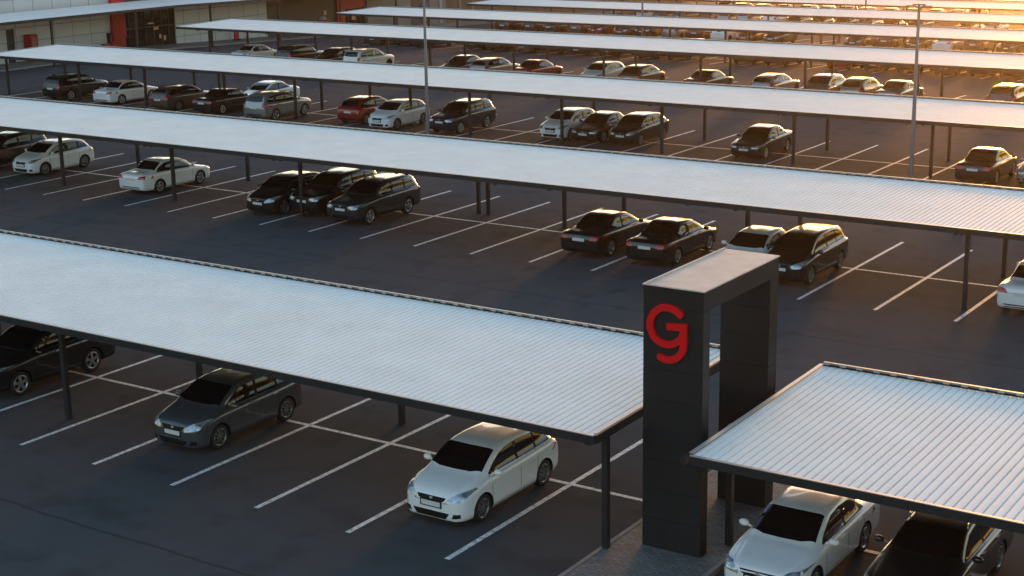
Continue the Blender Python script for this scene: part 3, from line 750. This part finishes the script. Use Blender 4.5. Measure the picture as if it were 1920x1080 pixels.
    if kind in ('suv', 'wagon'):
        for s in (-1, 1):
            bm = bmesh.new(); zz = 1.69 if kind == 'suv' else 1.505; y1_ = S(2.15); y2_ = S(3.95)
            cyl(bm, (s*.60, y1_, zz), (s*.60, y2_, zz-.01), .02, n=8)
            for y in (y1_, (y1_+y2_)/2, y2_): cyl(bm, (s*.60, y, zz-.10), (s*.60, y, zz), .018, n=6)
            P.setdefault('roof_rail', []).append((mk(bm, m_chrome, 'roof_rail'), None))
    tyre, rim = wheel_meshes(r, 5 if kind in ('suv', 'sedan') else 9, m_rim if kind in ('suv', 'sedan') else m_rimd)
    P['_w'] = [(tyre, rim, s, y, r) for y in (yf, yr) for s in (-1, 1)]
    return P, yf, yr
PROTO = {k: build_proto(k) for k in TYPES}
SMALL_SKIP = {'door_handle', 'door_seam', 'badge', 'lower_intake', 'rear_bumper_insert', 'plate_frame', 'window_trim', 'roof_rail'}
def car(kind, colour, face, xr, yw, label, small=False, scale=1.0, group='parked cars', yaw=0, rim_m=None):
    """xr: x of the car's right-hand (+x) side, yw: y of its nearest axle, both in survey units"""
    P, yf, yr = PROTO[kind]; T = TYPES[kind]
    hw = .885 if kind != 'suv' else .925
    x = xr*K-hw*scale
    y = yw*K+(yf if face == 'F' else -yr)*scale
    root = empty('parked_car', (x, y, gz(y/K)*K), label, kind if kind not in ('suv',) else 'suv', group, (PI if face == 'F' else 0)+rad(yaw))
    if y/K > 92: root.rotation_euler[0] = -math.atan(-.0355)*(1 if face == 'F' else -1)
    root.scale = (scale,)*3
    paint = PAINT[colour]
    for name, lst in P.items():
        if name == '_w': continue
        if small and name in SMALL_SKIP: continue
        for me, role in lst:
            o = bpy.data.objects.new(name, me); link(o, root)
            if role == 'paint':
                o.material_slots[0].link = 'OBJECT'; o.material_slots[0].material = paint
    for tyre, rim, s, yy, r in P['_w']:
        wo = bpy.data.objects.new('wheel', tyre); link(wo, root); wo.location = (s*.765 if kind != 'suv' else s*.80, yy, r); wo.rotation_euler = (0, 0, 0 if s > 0 else PI)
        if not small:
            ro = bpy.data.objects.new('rim', rim); link(ro, wo)
            if rim_m: ro.material_slots[0].link = 'OBJECT'; ro.material_slots[0].material = rim_m
    return root

CARS = [
# first row
('hatchback','white','F',-17.46,24.94,'white hatchback parked under the foreground canopy left of the pylon'),
('hatchback','slate','F',-25.2,25.3,'dark blue grey hatchback parked two bays left of the white one in front'),
('suv','black','F',-32.5,25.54,'black suv with shiny alloy wheels cut by the lower left frame edge'),
('sedan','white','F',-10.25,25.15,'white car at the bottom edge right of the pylon'),
('wagon','black','F',-7.75,25.6,'black estate car with chrome roof rails at the bottom right corner'),
# second row
('suv','black','F',-60.9,47.6,'black car cut off by the left frame edge in the second row'),
('hatchback','white','F',-57.75,47.9,'white hatchback nose out at the left end of the second row'),
('sedan','white','R',-49.85,47.4,'white sedan reversed showing its tail, alone in the second row left'),
('hatchback','black','F',-42.0,46.6,'black hatchback at the left of three dark cars in a group'),
('suv','black','F',-40.2,47.3,'tall black car in the middle of three dark cars in a group'),
('suv','grey','F',-37.8,46.77,'dark grey crossover at the right of three dark cars in a group'),
('sedan','black','R',-27.1,46.85,'black sedan with its tail out, left one of two beside the pylon top'),
('sedan','black','R',-24.5,46.87,'black sedan with its tail out, partly hidden by the pylon top'),
('sedan','white','F',-21.15,46.5,'pale car mostly hidden between the pylon and the brown minivan'),
('minivan','brown','F',-19.5,46.59,'dark brown minivan nose out right of the pylon'),
('sedan','white','R',-11.8,46.95,'white sedan tail out cut by the right frame edge in the second row'),
# third row
('suv','black','R',-77.25,66.57,'black suv tail out, leftmost car of the third row'),
('sedan','white','R',-72.85,66.67,'white car tail out next to the leftmost black suv'),
('wagon','bronze','R',-67.8,66.43,'grey brown estate car between a white and a black car, third row'),
('sedan','black','R',-64.35,66.5,'black sedan tail out left of the silver suv'),
('sedan','white','F',-64.3,69.9,'white car of which only the roof shows behind the silver suv'),
('suv','silver','R',-59.8,65.97,'silver suv tail out with a bluish rear window, third row'),
('hatchback','red','R',-54.4,67.29,'dark red hatchback tail out in the third row'),
('hatchback','white','F',-51.7,66.54,'white hatchback nose out right of the red hatchback, crossed by the lamp post'),
('suv','blue','F',-47.8,66.93,'dark blue crossover nose out right of the left lamp post'),
('hatchback','white','F',-41.65,67.9,'white compact car nose out, left of two dark cars in the third row'),
('sedan','brown','F',-39.7,67.9,'dark brown car squeezed between the white compact and a dark hatchback'),
('hatchback','brown','F',-37.7,68.1,'dark hatchback nose out at the right of a tight group of three'),
('sedan','black','F',-30.7,67.49,'black sedan nose out standing alone in the third row'),
('sedan','black','R',-19.56,66.43,'black sedan tail out near the right frame edge in the third row'),
('sedan','silver','F',-17.2,67.0,'silver car of which a corner shows at the right frame edge'),
# fourth row
('sedan','white','R',-80.6,86.8,'white car with dark windows at the left end of the fourth row'),
('suv','black','R',-76.0,86.6,'black car right of the leftmost white car in the fourth row'),
('hatchback','black','F',-72.9,86.9,'black hatchback left of the white van like suv in the fourth row'),
('suv','white','R',-69.8,86.7,'white suv in the fourth row left of the left lamp post'),
('sedan','blue','F',-61.9,87.0,'dark blue car right of the left lamp post in the fourth row'),
('wagon','silver','R',-59.2,86.9,'silver grey estate car left of the red car in the fourth row'),
('sedan','red','R',-56.0,87.2,'dark red sedan in the fourth row'),
('hatchback','white','F',-50.95,87.2,'white hatchback nose out in the fourth row right of the red sedan'),
('hatchback','bronze','R',-48.1,87.2,'bronze hatchback tail out next to the white hatchback in the fourth row'),
('sedan','bronze','R',-43.3,87.0,'bronze sedan with a pale roof standing alone in the fourth row'),
('wagon','silver','R',-38.8,86.9,'silver estate car tail out, left of two small cars in the fourth row'),
('hatchback','silver','F',-35.7,87.0,'silver hatchback between two cars in the fourth row'),
('hatchback','beige','R',-33.4,87.0,'beige hatchback between two silver cars in the fourth row'),
('sedan','silver','R',-31.1,87.1,'silver sedan with red tail lights beside the right lamp post in the fourth row'),
('suv','brown','R',-24.6,86.9,'brown suv in the fourth row at the right frame edge'),
]
for c in CARS: car(*c, small=(c[4] > 80), rim_m=(m_rim if c[5].startswith('black suv with shiny') or c[1] == 'grey' else None))
rnd = random.Random(7)
ordw = ['first','second','third','fourth','fifth','sixth','seventh','eighth','ninth','tenth','eleventh','twelfth','thirteenth','fourteenth','fifteenth','sixteenth','seventeenth','eighteenth','nineteenth','twentieth','twenty first','twenty second','twenty third','twenty fourth','twenty fifth','twenty sixth','twenty seventh','twenty eighth']
def far_row(rowname, yc, spans, pal, skip):
    k = 0
    for (a, b) in spans:
        x = a
        while x < b:
            if rnd.random() > skip:
                kind = rnd.choice(['sedan','hatchback','suv','sedan','wagon','minivan']); col = rnd.choice(pal); f = rnd.choice('FR')
                cn = {'black':'black','grey':'dark grey','brown':'dark brown','blue':'dark blue','white':'white','silver':'silver','red':'dark red','bronze':'bronze','beige':'beige'}[col]
                car(kind, col, f, x, yc+rnd.uniform(-.35, .45), '%s %s in the distant %s row, %s car from its left end' % (cn, {'suv':'suv','wagon':'estate car'}.get(kind, kind), rowname, ordw[k]), small=True, group='distant parked cars in the %s row' % rowname)
                k += 1
            x += 2.5
dark = ['black']*5+['grey']*3+['brown']*3+['blue','red','bronze']
far_row('fifth', 106.4, [(-83.5, -60.0), (-57.5, -52.5), (-49.5, -26)], dark+['silver'], .10)
far_row('sixth', 127.0, [(-84, -36)], dark+['white','white','silver','white','silver'], .12)
far_row('seventh', 149.2, [(-82, -42)], dark+['white','silver','beige','white'], .12)
far_row('eighth', 168.5, [(-82, -48)], dark+['white','silver'], .2)
